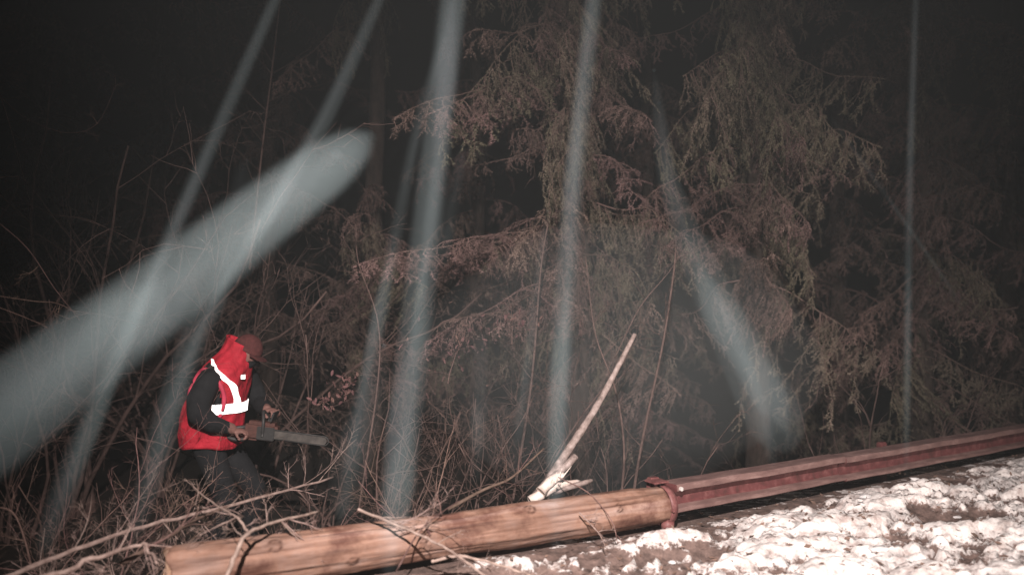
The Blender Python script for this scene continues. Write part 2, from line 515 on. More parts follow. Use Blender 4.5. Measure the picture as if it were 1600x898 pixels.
a = lm.attributes.new("crack", 'FLOAT', 'POINT'); a.data.foreach_set("value", np.array(crack, dtype=np.float32))
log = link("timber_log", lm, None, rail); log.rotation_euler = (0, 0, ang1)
log['label'] = "thick round weathered timber rail with long cracks"
# steel channel: C section opening to the road
def channel(x0, x1, name, n=60, dz=0):
    prof = [(-.066, .0), (-.073, -.006), (-.075, -.036), (-.064, -.042), (-.020, -.050), (-.012, -.056), (-.010, -.085), (-.012, -.122), (-.020, -.130),
            (-.064, -.140), (-.075, -.146), (-.075, -.160), (-.066, -.166), (.058, -.166), (.064, -.160), (.064, -.006), (.058, 0)]
    rings = []
    for q in range(n):
        t = q / (n - 1); x = x0 + (x1 - x0) * t
        wv = .0025 * math.sin(x * 5.1) + .0015 * math.sin(x * 13.7)
        rings.append([(x, y + wv * (1 if y < 0 else 0), TOPZ + .012 + z + wv * .5 + dz) for y, z in prof][::-1])
    me = loft(rings, name)
    for p in me.polygons: p.use_smooth = False
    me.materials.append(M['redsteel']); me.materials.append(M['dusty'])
    # dust lies on the top face and on the two lips
    K = len(prof)
    for fi in range((n - 1) * K):
        j = fi % K
        a = K - 1 - j; b = (a - 1) % K
        lo, hi = sorted((a, b))
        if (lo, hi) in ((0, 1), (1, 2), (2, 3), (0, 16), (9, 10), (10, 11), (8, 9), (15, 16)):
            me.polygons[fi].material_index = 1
    return me
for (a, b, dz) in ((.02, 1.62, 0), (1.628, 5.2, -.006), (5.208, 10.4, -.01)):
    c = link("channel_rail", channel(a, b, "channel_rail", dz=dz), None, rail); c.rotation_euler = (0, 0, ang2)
# post with its clamp at the joint
def rail_part(name, me, m, xloc, yloc, z, ang, label=None, rot=(0, 0, 0)):
    o = link(name, me, m, rail)
    o.location = (math.cos(ang) * xloc - math.sin(ang) * yloc, math.sin(ang) * xloc + math.cos(ang) * yloc, z)
    o.rotation_euler = (rot[0], rot[1], ang + rot[2])
    if label: o['label'] = label
    return o
post = rail_part("post", box_mesh("post", .075, .05, .60, .008), M['bracket'], .0, .12, -.015, ang1)
rail_part("clamp_plate", box_mesh("clamp_plate", .11, .10, .010, .003), M['bracket'], -.02, .06, TOPZ + .014, ang1)
# curved collar hugging the log end
rings = []
for q in range(25):
    th = math.radians(-75 + 165 * q / 24)
    rings.append([(x, -math.cos(th) * r_, math.sin(th) * r_) for x, r_ in ((-.035, .109), (.01, .109), (.01, .114), (-.035, .114))])
rail_part("collar", loft(rings, "collar"), M['bracket'], -.01, 0, TOPZ - rad, ang1)
rail_part("bolt", cyl_mesh("bolt", .013, .014, 6, 0), M['bolt'], .045, -.079, TOPZ - .012, ang2, rot=(math.pi / 2, 0, 0))
rail_part("bolt", cyl_mesh("bolt", .010, .014, 6, 0), M['bracket'], -.045, -.124, TOPZ - .115, ang1, rot=(math.pi / 2, 0, 0))
st = Tubes(); st.add([(0, 0, -.16), (0, 0, -.10), (0, 0, -.099), (0, 0, -.05), (0, 0, -.049), (0, 0, .02)], [.030, .030, .038, .038, .028, .028], 12)
rail_part("foot_tube", st.mesh("foot_tube"), M['bracket'], -.03, -.055, .12, ang1)
for (xx) in (2.3, 5.4, 8.6):
    rail_part("post", box_mesh("post", .07, .05, .7, .008), M['redsteel'], xx, .09, -.06, ang2)

# ------------------------------------------------------------------ spruce branches
def spruce_branch(seed, curtain, droop, dens=1.0, mn='needles', arch=.12, width=.30, uptip=0.05):
    r = random.Random(seed)
    wood = Tubes(); nd_p = []; nd_t = []
    def needles(pts):
        pts = np.asarray(pts); seg = pts[1:] - pts[:-1]; ln = np.linalg.norm(seg, axis=1)
        for p, s, l in zip(pts[:-1], seg, ln):
            k = max(1, int(l / .0032 * dens))
            u = NR.random(k)[:, None]
            nd_p.append(p[None] + s[None] * u); nd_t.append(np.repeat((s / (l + 1e-9))[None], k, 0))
    # main stem
    n = 14; sp = []
    wob = [r.uniform(-.05, .05) for _ in range(4)]
    for q in range(n):
        t = q / (n - 1)
        sp.append((t, 1.4 * wob[0] * math.sin(t * 5) + wob[1] * math.sin(t * 9), arch * math.sin(t * 2.2) - (arch + .10) * t * t + uptip * max(0, t - .7) * 3 + wob[2] * math.sin(t * 7) + .5 * wob[3] * math.sin(t * 13)))
    sp = np.array(sp)
    wood.add(sp, np.linspace(.008, .0020, n), 6)
    needles(sp[3:]); needles(sp[9:])
    nb = 40
    gaps = [(r.uniform(.1, .9), r.uniform(.02, .07)) for _ in range(3)]
    lean = r.uniform(-.5, .5)
    subs = []
    for b in range(nb):
        t = .08 + .90 * (b + r.uniform(-1.2, 1.2)) / nb
        t = min(.985, max(.05, t))
        if any(abs(t - g0) < gw for g0, gw in gaps): continue
        subs.append((t, -1 if r.random() < .5 else 1, 1.0))
    for t, side, _k in subs:
        i = min(int(t * (n - 1)), n - 2); u = t * (n - 1) - i
        p = sp[i] * (1 - u) + sp[i + 1] * u
        out_l = width * (1 - .75 * t) * r.choice((.25, .6, 1.0, 1.5)) * r.uniform(.6, 1.2) + .02
        hang = curtain * (1 - .5 * t) * min(1.6, r.lognormvariate(-.55, .55)) + .02
        d = np.array([r.uniform(-.1, 1.1), side * r.uniform(.2, 1.2), r.uniform(-.3, .3)]); d /= np.linalg.norm(d)
        dr = droop * r.uniform(.45, 1.25)
        m = 9; pts = [p]; L = out_l + hang
        sway = np.array([r.uniform(-.35, .35) + lean * .3, r.uniform(-.35, .35), 0])
        for q in range(1, m):
            w_ = min(1, (q / m) * (L / (out_l + .001)) * dr)
            dd = d * (1 - w_) + (np.array([r.uniform(-.22, .22), r.uniform(-.22, .22), -1]) + sway) * w_
            dd /= np.linalg.norm(dd)
            pts.append(pts[-1] + dd * L / (m - 1))
        pts = np.array(pts)
        wood.add(pts, np.linspace(.0030, .0011, m), 4)
        bare = r.random() < .15
        if not bare: needles(pts[1:])
        nt_ = int(L / .032)
        for k in range(nt_):
            u = r.uniform(.08, 1) * (m - 1); ii = min(int(u), m - 2); pp = pts[ii] + (pts[ii + 1] - pts[ii]) * (u - ii)
            tang = pts[ii + 1] - pts[ii]; tang /= np.linalg.norm(tang) + 1e-9
            rv = np.array([r.uniform(-1, 1), r.uniform(-1, 1), r.uniform(-.5, .3)])
            d2 = tang * .7 + rv * 1.0; d2 /= np.linalg.norm(d2)
            l2 = r.uniform(.025, .075) * (1.5 if r.random() < .15 else 1)
            q2 = [pp, pp + d2 * l2 * .5, pp + d2 * l2 + np.array([0, 0, -.25 * l2 * droop])]
            wood.add(q2, [.0013, .0011, .0008], 4)
            if not bare or r.random() < .3: needles(q2)
    p = np.concatenate(nd_p); t = np.concatenate(nd_t); k = len(p)
    rv = NR.normal(size=(k, 3)); rv -= (rv * t).sum(1)[:, None] * t; rv /= np.linalg.norm(rv, axis=1)[:, None] + 1e-9
    d = rv * .75 + t * .7; d /= np.linalg.norm(d, axis=1)[:, None]
    l = NR.uniform(.013, .023, k)[:, None]
    sd = np.cross(d, NR.normal(size=(k, 3))); sd /= np.linalg.norm(sd, axis=1)[:, None] + 1e-9
    a = p - sd * .0019; b = p + sd * .0019; c = p + d * l
    v = np.stack([a, b, c], 1).reshape(-1, 3)
    f = np.arange(len(v)).reshape(-1, 3)
    wm = wood.mesh("branch_wood"); wm.materials.append(M['spruce_wood'])
    nm = mesh_np("branch_needles", v, f, False); nm.materials.append(M[mn])
    return wm, nm

#                         seed curtain droop
SB = {'frond': [spruce_branch(11, .16, 1.1, arch=.10), spruce_branch(12, .22, 1.2, arch=.16), spruce_branch(13, .13, .9, arch=.04, uptip=.14),
                spruce_branch(14, .26, 1.0, arch=.02, width=.36), spruce_branch(15, .10, .7, arch=.12, uptip=.10, width=.22)],
      'hang': [spruce_branch(21, .42, 1.9, arch=.08, width=.22), spruce_branch(22, .55, 2.2, mn='needles_olive', arch=.14, width=.18), spruce_branch(23, .36, 1.5, arch=.02, width=.30)],
      'curtain': [spruce_branch(31, .95, 2.6, mn='needles_olive', arch=.05, width=.24), spruce_branch(32, .85, 2.6, mn='needles_olive', arch=.16, width=.2), spruce_branch(33, .7, 2.2, mn='needles_olive', arch=.0, width=.28)]}

def put_branch(tree, kind, base, tip, scl=None, roll=0.0, idx=None):
    wm, nm = SB[kind][R.randrange(len(SB[kind])) if idx is None else idx]
    base = Vector(base); tip = Vector(tip); d = tip - base
    o = bpy.data.objects.new("branch", wm); COL.objects.link(o); o.parent = tree
    o.location = base - Vector(tree.location)
    q = d.to_track_quat('X', 'Z'); o.rotation_mode = 'QUATERNION'
    from mathutils import Quaternion
    o.rotation_quaternion = q @ Quaternion((1, 0, 0), roll)
    s = d.length; o.scale = (s, s * .5 + .5, s * .5 + .5) if scl is None else (s, scl, scl)
    c = bpy.data.objects.new("needles", nm); COL.objects.link(c); c.parent = o
    return o

def spruce(px, d, label, height=11.0, r0=.13, nfill=26, zlo=.2, zhi=4.6, reach=1.7, kinds=('frond', 'hang', 'hang', 'curtain'), toward=True, group="spruces at the forest edge"):
    b = P(px, 480, d); z0 = gz0(b.x, b.y) - .05
    tr = thing("spruce_tree", label, "spruce tree", (b.x, b.y, z0), group)
    T = Tubes(); rr = random.Random(int(px))
    pts = [(rr.uniform(-.008, .008) * q, rr.uniform(-.008, .008) * q, height * q / 14) for q in range(15)]
    T.add(pts, [r0 * (1 + .3 * math.exp(-q * 1.5)) * (1 - .93 * q / 14) + .004 for q in range(15)], 12)
    link("trunk", T.mesh("trunk"), M['bark'], tr)
    for q in range(nfill):
        z = zlo + (zhi - zlo) * (q + rr.random()) / nfill
        a = q * 2.4 + rr.uniform(-.4, .4)
        if toward and rr.random() < .35: a = -math.pi / 2 + rr.uniform(-1.1, 1.1)
        L = reach * (1 - .03 * z) * rr.uniform(.6, 1.05)
        base = Vector((b.x, b.y, z0 + z)); tip = base + Vector((math.cos(a) * L, math.sin(a) * L, -L * rr.uniform(.15, .6)))
        put_branch(tr, rr.choice(kinds), base, tip, scl=rr.uniform(.6, 1.25), roll=rr.uniform(-.5, .5))
    tr['_h'] = height
    return tr

tA = spruce(905, 7.9, "tall spruce with reddish drooping fronds in the middle, behind the broken pole", nfill=42, reach=1.5, zlo=1.7, zhi=7.2, kinds=("frond", "hang", "curtain", "hang"))
tB = spruce(1185, 8.0, "spruce hung with long pale needle curtains right of the middle", nfill=42, reach=1.5, zlo=2.7, zhi=7.4, kinds=("frond", "hang", "curtain", "curtain"))
tC = spruce(1440, 9.2, "dim spruce at the right with reddish branch tips near the frame top", nfill=34, reach=1.8, zlo=1.0, zhi=7.2, kinds=("frond", "hang", "hang", "curtain"))
tD = spruce(585, 9.0, "thin dark spruce left of the middle behind the hanging fronds", nfill=16, reach=1.0, zlo=1.4, zhi=3.0)

def hb(tree, kind, tip, base, dt, db, scl=1.0, idx=None, roll=0.0):
    put_branch(tree, kind, P(base[0], base[1], db), P(tip[0], tip[1], dt), scl=scl, idx=idx, roll=roll)
# tips where the photograph shows them; they root near the trunks
hb(tA, 'frond', (612, 168), (905, 120), 6.1, 7.9, 1.0, 1)
hb(tA, 'hang', (655, 172), (905, 90), 6.3, 7.9, .9, 0)
hb(tA, 'frond', (738, 36), (905, 60), 6.3, 7.9, 1.1, 0)
hb(tA, 'hang', (770, 90), (905, 30), 6.4, 7.9, 1.0, 1)
hb(tA, 'frond', (965, 88), (905, 20), 6.2, 7.9, 1.0, 2)
hb(tA, 'hang', (820, 60), (905, -40), 6.6, 7.9, 1.1, 0)
hb(tA, 'hang', (860, 250), (905, 130), 6.6, 7.9, .9, 1)
hb(tA, 'frond', (695, 368), (905, 345), 6.0, 7.9, 1.0, 0)
hb(tA, 'hang', (745, 385), (905, 345), 6.2, 7.9, .9, 0)
hb(tA, 'frond', (800, 385), (905, 300), 6.3, 7.9, 1.1, 1)
hb(tA, 'frond', (550, 402), (905, 370), 6.4, 7.9, .9, 1)
hb(tA, 'hang', (610, 408), (905, 360), 6.6, 7.9, .6, 0)
hb(tA, 'frond', (665, 520), (905, 440), 5.9, 7.9, 1.0, 1)
hb(tA, 'frond', (700, 490), (905, 460), 6.0, 7.9, 1.2, 0)
hb(tA, 'frond', (760, 500), (905, 470), 6.1, 7.9, 1.2, 2)
hb(tA, 'frond', (905, 500), (905, 430), 6.1, 7.9, .9, 0)
hb(tA, 'hang', (870, 290), (905, 200), 6.3, 7.9, .8, 1)
hb(tA, 'frond', (1010, 175), (905, 130), 6.7, 7.9, .9, 0)
hb(tA, 'hang', (690, 180), (905, 40), 6.6, 7.9, .9, 1)
hb(tB, 'curtain', (1058, 110), (1185, 60), 6.6, 8.0, .85, 0)
hb(tB, 'curtain', (1090, 140), (1185, 100), 6.4, 8.0, .85, 1)
hb(tB, 'curtain', (1150, 75), (1185, 0), 6.5, 8.0, .9, 0)
hb(tB, 'hang', (1175, 110), (1185, 30), 6.3, 8.0, 1.0, 1)
hb(tB, 'curtain', (1215, 178), (1185, 110), 6.4, 8.0, .7, 1)
hb(tB, 'hang', (1250, 215), (1185, 150), 6.5, 8.0, .9, 0)
hb(tB, 'hang', (1330, 200), (1185, 150), 6.8, 8.0, .8, 1)
hb(tB, 'curtain', (1110, -30), (1185, -90), 6.6, 8.0, .7, 0)
hb(tB, 'curtain', (1230, -40), (1185, -90), 6.6, 8.0, .7, 1)
hb(tB, 'frond', (1040, 372), (1185, 330), 6.2, 8.0, .9, 1)
hb(tB, 'frond', (1005, 340), (1185, 290), 6.4, 8.0, .8, 0)
hb(tB, 'frond', (1215, 345), (1185, 300), 6.0, 8.0, .9, 2)
hb(tB, 'frond', (1190, 390), (1185, 420), 5.9, 8.0, .9, 2)
hb(tB, 'hang', (1260, 350), (1185, 260), 6.8, 8.0, .9, 0)
hb(tB, 'hang', (1290, 420), (1185, 330), 7.0, 8.0, .8, 1)
hb(tC, 'frond', (1290, 70), (1440, 20), 7.3, 9.2, 1.0, 1)
hb(tC, 'frond', (1400, 42), (1440, 120), 6.6, 9.2, 1.0, 2)
hb(tC, 'hang', (1480, 60), (1440, 0), 7.4, 9.2, 1.0, 0)
hb(tC, 'frond', (1570, 300), (1440, 250), 7.6, 9.2, 1.1, 0)
hb(tC, 'frond', (1380, 560), (1440, 480), 7.2, 9.2, 1.0, 1)
hb(tC, 'frond', (1590, 520), (1440, 440), 7.4, 9.2, 1.1, 0)
hb(tC, 'frond', (1320, 520), (1440, 430), 7.3, 9.2, 1.0, 2)
hb(tD, 'frond', (552, 350), (585, 290), 7.0, 9.0, .9, 0)
hb(tD, 'frond', (425, 120), (585, 30), 7.2, 9.0, .9, 1)
hb(tD, 'hang', (530, 40), (585, -60), 7.4, 9.0, 1, 1)

far = [(60, 10.5, "far dark spruce at the left edge behind the twig arc"), (245, 11.5, "far dark spruce left of the first long sleet streak"),
       (420, 10.2, "far spruce directly behind the worker in the red vest"), (745, 11.0, "far spruce seen through the gap between hanging fronds"),
       (1010, 12.5, "far spruce behind the curved sapling stem"), (1310, 10.8, "far spruce behind the guardrail, beside the thin vertical streak"),
       (1575, 11.2, "far spruce at the right edge above the guardrail")]
for px, d, lb in far:
    spruce(px, d, lb, height=11, nfill=26, reach=2.0, zlo=.6, zhi=6.2, kinds=('frond', 'hang', 'frond'), toward=True, group="far spruces in the dark forest")

# ------------------------------------------------------------------ bare twigs
def grow(r, p, d, L, rad0, lvl, T, wob=.22, grav=0.0, kids=5, spread=.9, seg=None):
    n = seg or max(4, int(5 + L * 6)); pts = [np.array(p, dtype=float)]; dd = np.array(d, dtype=float); dd /= np.linalg.norm(dd)
    for q in range(n - 1):
        dd = dd + np.array([r.uniform(-wob, wob), r.uniform(-wob, wob), r.uniform(-wob, wob) - grav]); dd /= np.linalg.norm(dd)
        pts.append(pts[-1] + dd * L / (n - 1))
    T.add(pts, np.linspace(rad0, rad0 * .35, n), 6 if rad0 > .006 else 4)
    if lvl > 0:
        for k in range(kids):
            u = r.uniform(.2, 1) * (n - 1); i = min(int(u), n - 2); a = pts[i] + (pts[i + 1] - pts[i]) * (u - i)
            t = pts[i + 1] - pts[i]; t /= np.linalg.norm(t)
            rv = np.array([r.gauss(0, 1), r.gauss(0, 1), r.gauss(0, 1)]); rv -= rv.dot(t) * t; rv /= np.linalg.norm(rv)
            grow(r, a, t + rv * spread * r.uniform(.6, 1.3), L * r.uniform(.25, .55), max(.0010, rad0 * (1 - .6 * u / n) * .5), lvl - 1, T, wob, grav, max(2, kids - 1), spread)

def stem_mesh(seed, L, rad0, lvl=3, d=(0, 0, 1), wob=.2, grav=0.0, kids=5):
    T = Tubes(); grow(random.Random(seed), (0, 0, 0), d, L, rad0, lvl, T, wob, grav, kids)
    return T.mesh("stem")
STEMS = [stem_mesh(100 + q, 1.0, .0065, 3, wob=.22, grav=[0, .03, .07, .0, .05, .1][q % 6], kids=5) for q in range(8)]
for s in STEMS: s.materials.append(M['twig'])
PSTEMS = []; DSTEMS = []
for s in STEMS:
    c = s.copy(); c.materials.clear(); c.materials.append(M['twig_dimmed']); DSTEMS.append(c)
for s in STEMS[:4]:
    c = s.copy(); c.materials.clear(); c.materials.append(M['twig_pale']); PSTEMS.append(c)
def bush(px, d, label, n=6, size=1.3, lean=(0, 0), spread=.7, pale=False, group="bare bushes between guardrail and forest", zoff=0.0, seed=None):
    b = P(px, 480, d); z0 = gz0(b.x, b.y) + zoff
    t = thing("bare_bush", label, "bare bush", (b.x, b.y, z0), group)
    r = random.Random(seed or int(px * 7 + d * 31))
    if d > 5.0: n = max(3, int(n * .62))
    for q in range(n):
        o = bpy.data.objects.new("stem", STEMS[r.randrange(8)]); COL.objects.link(o); o.parent = t
        a = r.uniform(0, 6.28); tl = abs(r.gauss(0, spread))
        dv = Vector((math.cos(a) * tl + lean[0], math.sin(a) * tl * .7 + lean[1], 1))
        o.rotation_mode = 'QUATERNION'
        from mathutils import Quaternion
        o.rotation_quaternion = dv.to_track_quat('Z', 'Y') @ Quaternion((0, 0, 1), r.uniform(0, 6.28))
        s = size * r.uniform(.6, 1.15); o.scale = (s, s, s); o.location = (r.uniform(-.12, .12), r.uniform(-.12, .12), -.02)
        if pale:
            o.data = PSTEMS[r.randrange(4)]
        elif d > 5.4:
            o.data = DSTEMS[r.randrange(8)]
    return t

bush(60, 4.5, "low tangled bare bush at the lower left corner", 8, 1.0, spread=.9)
bush(170, 4.9, "bare bush with curling twigs below the wide pale streak", 9, 1.05, spread=.8)
bush(255, 4.6, "bare bush in front of the worker's legs", 7, .75, spread=.9)
bush(120, 4.1, "pale twiggy bush at the left end of the timber log", 6, .62, spread=1.1, pale=True)
bush(215, 3.95, "pale broken twig cluster beside the log's cut end", 7, .5, spread=1.2, pale=True)
bush(20, 6.4, "tall dim bare bush at the left frame edge", 9, 2.4, spread=.35)
bush(130, 7.2, "tall reddish thicket above the wide pale streak", 15, 3.4, spread=.3)
bush(250, 8.0, "tall thicket left of the worker's back", 13, 3.4, spread=.28)
bush(400, 8.0, "tall thicket rising behind the worker's head", 9, 3.2, spread=.3)
bush(500, 6.6, "bare bush right of the worker, behind the chainsaw tip", 10, 1.7, spread=.45)
bush(470, 5.0, "low bare bush right of the worker, above the long leaning branch", 7, .75, spread=.9)
bush(590, 5.6, "bare bush at the foot of the middle sleet streaks", 9, 1.35, spread=.55)
bush(660, 5.2, "tangled bare bush just behind the middle of the log", 9, 1.1, spread=.7)
bush(700, 6.2, "reddish tangle of thin stems below the red fronds", 11, 1.6, spread=.5)
bush(760, 5.7, "bare bush left of the leaning broken pole", 9, 1.3, spread=.6)
bush(830, 6.3, "bare bush behind the leaning broken pole", 10, 1.7, spread=.45)
bush(930, 6.0, "reddish bare bush right of the broken pole's foot", 9, 1.25, spread=.5)
bush(985, 6.5, "thin bare bush beside the curved sapling", 6, 1.5, spread=.35)
bush(1330, 8.0, "dim bare bush above the steel channel rail", 8, 1.8, spread=.6)
bush(1480, 8.4, "dim bare bush right of the thin vertical streak", 9, 2.0, spread=.6)
bush(1590, 9.0, "dim bare bush at the right edge above the rail", 8, 2.0, spread=.6)

def stick(name, label, cat, pts, r0, r1, m, kids=0, klen=.3, seed=1, group=None, n=24, kr=.0035, lvl=2, k=8, spread=.9, wob=.2, rough=0.0):
    base = Vector(tuple(pts[0]))
    t = thing(name, label, cat, base, group)
    pp = smooth_path([Vector(tuple(p)) - base for p in pts], n)
    r = random.Random(seed)
    for q in range(1, n - 1): pp[q] += np.array([r.uniform(-1, 1), r.uniform(-1, 1), r.uniform(-1, 1)]) * rough
    T = Tubes(); T.add(pp, np.linspace(r0, r1, n) * np.array([1 + r.uniform(-.07, .07) for _ in range(n)]), k)
    link("stem", T.mesh("stem"), m, t)
    if kids:
        for q in range(kids):
            T = Tubes()
            i = r.randrange(2, n - 1); tg = pp[min(i + 1, n - 1)] - pp[i - 1]; tg /= np.linalg.norm(tg)
            rv = np.array([r.gauss(0, 1), r.gauss(0, 1), r.gauss(0, 1)]); rv -= rv.dot(tg) * tg; rv /= np.linalg.norm(rv)
            grow(r, pp[i], tg * .6 + rv * spread, klen * r.uniform(.5, 1.3), kr * r.uniform(.6, 1.2), lvl, T, wob, 0, 4)
            link("twig", T.mesh("twig"), m, t)
    return t
FB = "fallen branches lying over the log and verge"
stick("fallen_branch", "long bare branch leaning from the lower left corner up past the worker's legs", "fallen branch",
      [P(-30, 915, 3.4), P(110, 862, 3.7), P(240, 818, 4.0), P(380, 785, 4.4), P(520, 745, 4.9)], .013, .007, M['twig_pale'], 14, .28, 3, FB, rough=.006)
stick("fallen_branch", "second bare branch crossing under the long one, left of the log end", "fallen branch",
      [P(190, 880, 3.55), P(250, 845, 3.75), P(330, 800, 4.2), P(420, 770, 4.6)], .013, .006, M['twig'], 8, .22, 4, FB, rough=.006)
stick("fallen_branch", "forked pale branch standing against the timber log's left half", "fallen branch",
      [P(352, 905, 3.25), P(375, 850, 3.32), P(388, 832, 3.4), P(430, 815, 3.6), P(500, 798, 3.9)], .010, .006, M['twig_pale'], 6, .18, 5, FB, rough=.003)
stick("fallen_branch", "thin branch rising from the fork towards the worker", "fallen branch",
      [P(388, 832, 3.42), P(370, 808, 3.5), P(340, 790, 3.7), P(300, 760, 4.0)], .006, .003, M['twig_pale'], 6, .14, 6, FB, rough=.003)
stick("fallen_branch", "gnarled root-like branch at the log's cut end", "fallen branch",
      [P(60, 905, 3.2), P(150, 872, 3.35), P(220, 850, 3.5), P(245, 880, 3.4)], .012, .006, M['twig_pale'], 10, .2, 7, FB, rough=.01)
stick("fallen_branch", "pale branch lying across the log and down onto the snow", "fallen branch",
      [P(560, 795, 3.85), P(640, 828, 3.7), P(700, 858, 3.6), P(760, 900, 3.45)], .007, .005, M['twig_pale'], 8, .2, 8, FB, rough=.003)
stick("fallen_branch", "short pale branch lying under the middle of the log", "fallen branch",
      [P(675, 876, 3.72), P(720, 868, 3.68), P(790, 885, 3.6), P(850, 905, 3.55)], .008, .004, M['twig_pale'], 6, .16, 9, FB, rough=.003)
stick("fallen_branch", "branch lying behind the log, pointing to the broken pole", "fallen branch",
      [P(700, 795, 4.9), P(755, 765, 5.0), P(800, 745, 5.1), P(850, 700, 5.3)], .012, .006, M['twig'], 8, .25, 10, FB)
stick("fallen_branch", "thin dark twig bent over the log near the pole's foot", "fallen branch",
      [P(872, 745, 4.6), P(920, 770, 4.45), P(955, 812, 4.3), P(965, 848, 4.25)], .0035, .002, M['twig'], 3, .12, 11, FB)
stick("fallen_branch", "small pale twig on the snow right of the broken pole's foot", "fallen branch",
      [P(905, 800, 4.25), P(935, 832, 4.2), P(948, 858, 4.1)], .004, .002, M['twig_pale'], 5, .10, 12, FB)
stick("fallen_branch", "curved twig rising over the left half of the log", "fallen branch",
      [P(620, 890, 3.5), P(655, 830, 3.8), P(690, 800, 4.0), P(720, 780, 4.2)], .004, .002, M['twig'], 5, .16, 13, FB)
TW = "long bare twigs reaching in at the left"
stick("bare_twig", "long thin twig slanting down from the left edge, topmost straight one", "twig",
      [P(-25, 330, 4.6), P(40, 385, 4.6), P(85, 450, 4.7), P(125, 500, 4.8)], .0035, .002, M['twig'], 3, .15, 14, TW)
stick("bare_twig", "nearly level thin twig at the left edge above the wide streak", "twig",
      [P(-30, 458, 4.5), P(50, 470, 4.6), P(90, 474, 4.7), P(125, 492, 4.8)], .0035, .0018, M['twig'], 3, .12, 15, TW)
stick("bare_twig", "lowest thin twig at the left edge above the wide streak", "twig",
      [P(-30, 470, 4.5), P(30, 492, 4.6), P(75, 512, 4.7)], .003, .0018, M['twig'], 2, .12, 16, TW)
stick("bare_twig", "thin twig bowed into an arc in the upper left dark", "twig",
      [P(-20, 125, 5.4), P(30, 178, 5.4), P(100, 207, 5.5), P(150, 195, 5.5), P(178, 140, 5.5), P(180, 118, 5.5)], .0032, .0018, M['twig'], 4, .12, 17, TW)
stick("bare_twig", "upright curved stalk at the far left below the wide streak", "twig",
      [P(50, 890, 3.9), P(38, 840, 3.9), P(20, 800, 3.9), P(-10, 790, 3.9)], .005, .003, M['twig'], 4, .12, 18, TW)
SP = "slender saplings behind the guardrail"
stick("sapling", "slender curved sapling right of the leaning broken pole", "sapling",
      [P(985, 800, 5.9), P(1005, 680, 5.9), P(1035, 540, 5.9), P(1052, 430, 6.0), P(1056, 385, 6.1)], .012, .006, M['twig_dimmed'], 8, .35, 19, SP, wob=.15)
stick("sapling", "slim reddish sapling between broken pole and curved sapling", "sapling",
      [P(970, 790, 5.8), P(975, 700, 5.8), P(962, 610, 5.8), P(930, 520, 5.9), P(915, 400, 6)], .010, .004, M['twig_dimmed'], 8, .35, 20, SP)
stick("sapling", "slim sapling left of the long middle streak", "sapling",
      [P(560, 800, 5.8), P(590, 600, 5.9), P(590, 500, 6.0), P(560, 410, 6.1), P(556, 350, 6.1)], .008, .003, M['twig_dimmed'], 12, .35, 21, SP)
stick("sapling", "slim sapling behind the fronds left of the pale middle streak", "sapling",
      [P(800, 790, 6.3), P(830, 600, 6.3), P(845, 420, 6.4), P(860, 330, 6.4)], .012, .006, M['twig_dimmed'], 12, .4, 22, SP)
stick("sapling", "thin leaning sapling crossing behind the top of the broken pole", "sapling",
      [P(960, 560, 6.2), P(1000, 480, 6.2), P(1045, 425, 6.3), P(1075, 380, 6.4)], .006, .003, M['twig_dimmed'], 4, .3, 23, SP)
stick("sapling", "dim sapling stem left of the upper left streaks", "sapling",
      [P(390, 420, 7.0), P(410, 230, 7.0), P(425, 110, 7.0), P(440, -20, 7.0)], .010, .006, M['twig_dimmed'], 14, .5, 24, SP)

# broken leaning pole with its torn pale foot
pole = thing("broken_pole", "pale straight broken pole leaning to the right behind the log, its foot torn white", "broken branch", P(835, 785, 4.75))
pb = Vector(pole.location)
T = Tubes(); pp = smooth_path([P(835, 785, 4.75) - pb, P(880, 715, 4.85) - pb, P(935, 630, 5.0) - pb, P(992, 522, 5.15) - pb], 26)
rr = np.linspace(.032, .015, 26); rr[:6] = [.036, .040, .038, .033, .028, .026]
rr *= np.array([1 + R.uniform(-.09, .09) for _ in range(26)])
T.add(pp, rr, 10); link("stem", T.mesh("stem"), M['pole'], pole)
def jag(name, p, q, r0, r1, m, n=9, s=1):
    T = Tubes(); r = random.Random(s); a = smooth_path([p - pb, (p + q) / 2 - pb + Vector((0, 0, r.uniform(-.01, .02))), q - pb], n)
    T.add(a, np.linspace(r0, r1, n) * np.array([1 + r.uniform(-.12, .12) for _ in range(n)]), 8)
    return link(name, T.mesh(name), m, pole)
jag("torn_foot", P(828, 783, 4.70), P(872, 752, 4.76), .030, .034, M['splinter'], s=1)
jag("torn_foot", P(845, 768, 4.68), P(880, 742, 4.76), .034, .022, M['splinter'], s=2)
jag("stub", P(850, 760, 4.76), P(900, 712, 4.85), .028, .022, M['pole'], s=3)
jag("stub", P(862, 768, 4.76), P(925, 750, 4.88), .024, .013, M['pole'], s=4)
jag("stub", P(865, 762, 4.74), P(905, 752, 4.9), .022, .012, M['splinter'], s=5)
for q in range(7):
    a = P(848 + q * 5, 770 - q * 4, 4.70); b = a + Vector((R.uniform(-.03, .10), R.uniform(-.04, .02), R.uniform(.03, .09)))
    jag("splinter", a, b, .005, .001, M['splinter'], 5, 30 + q)

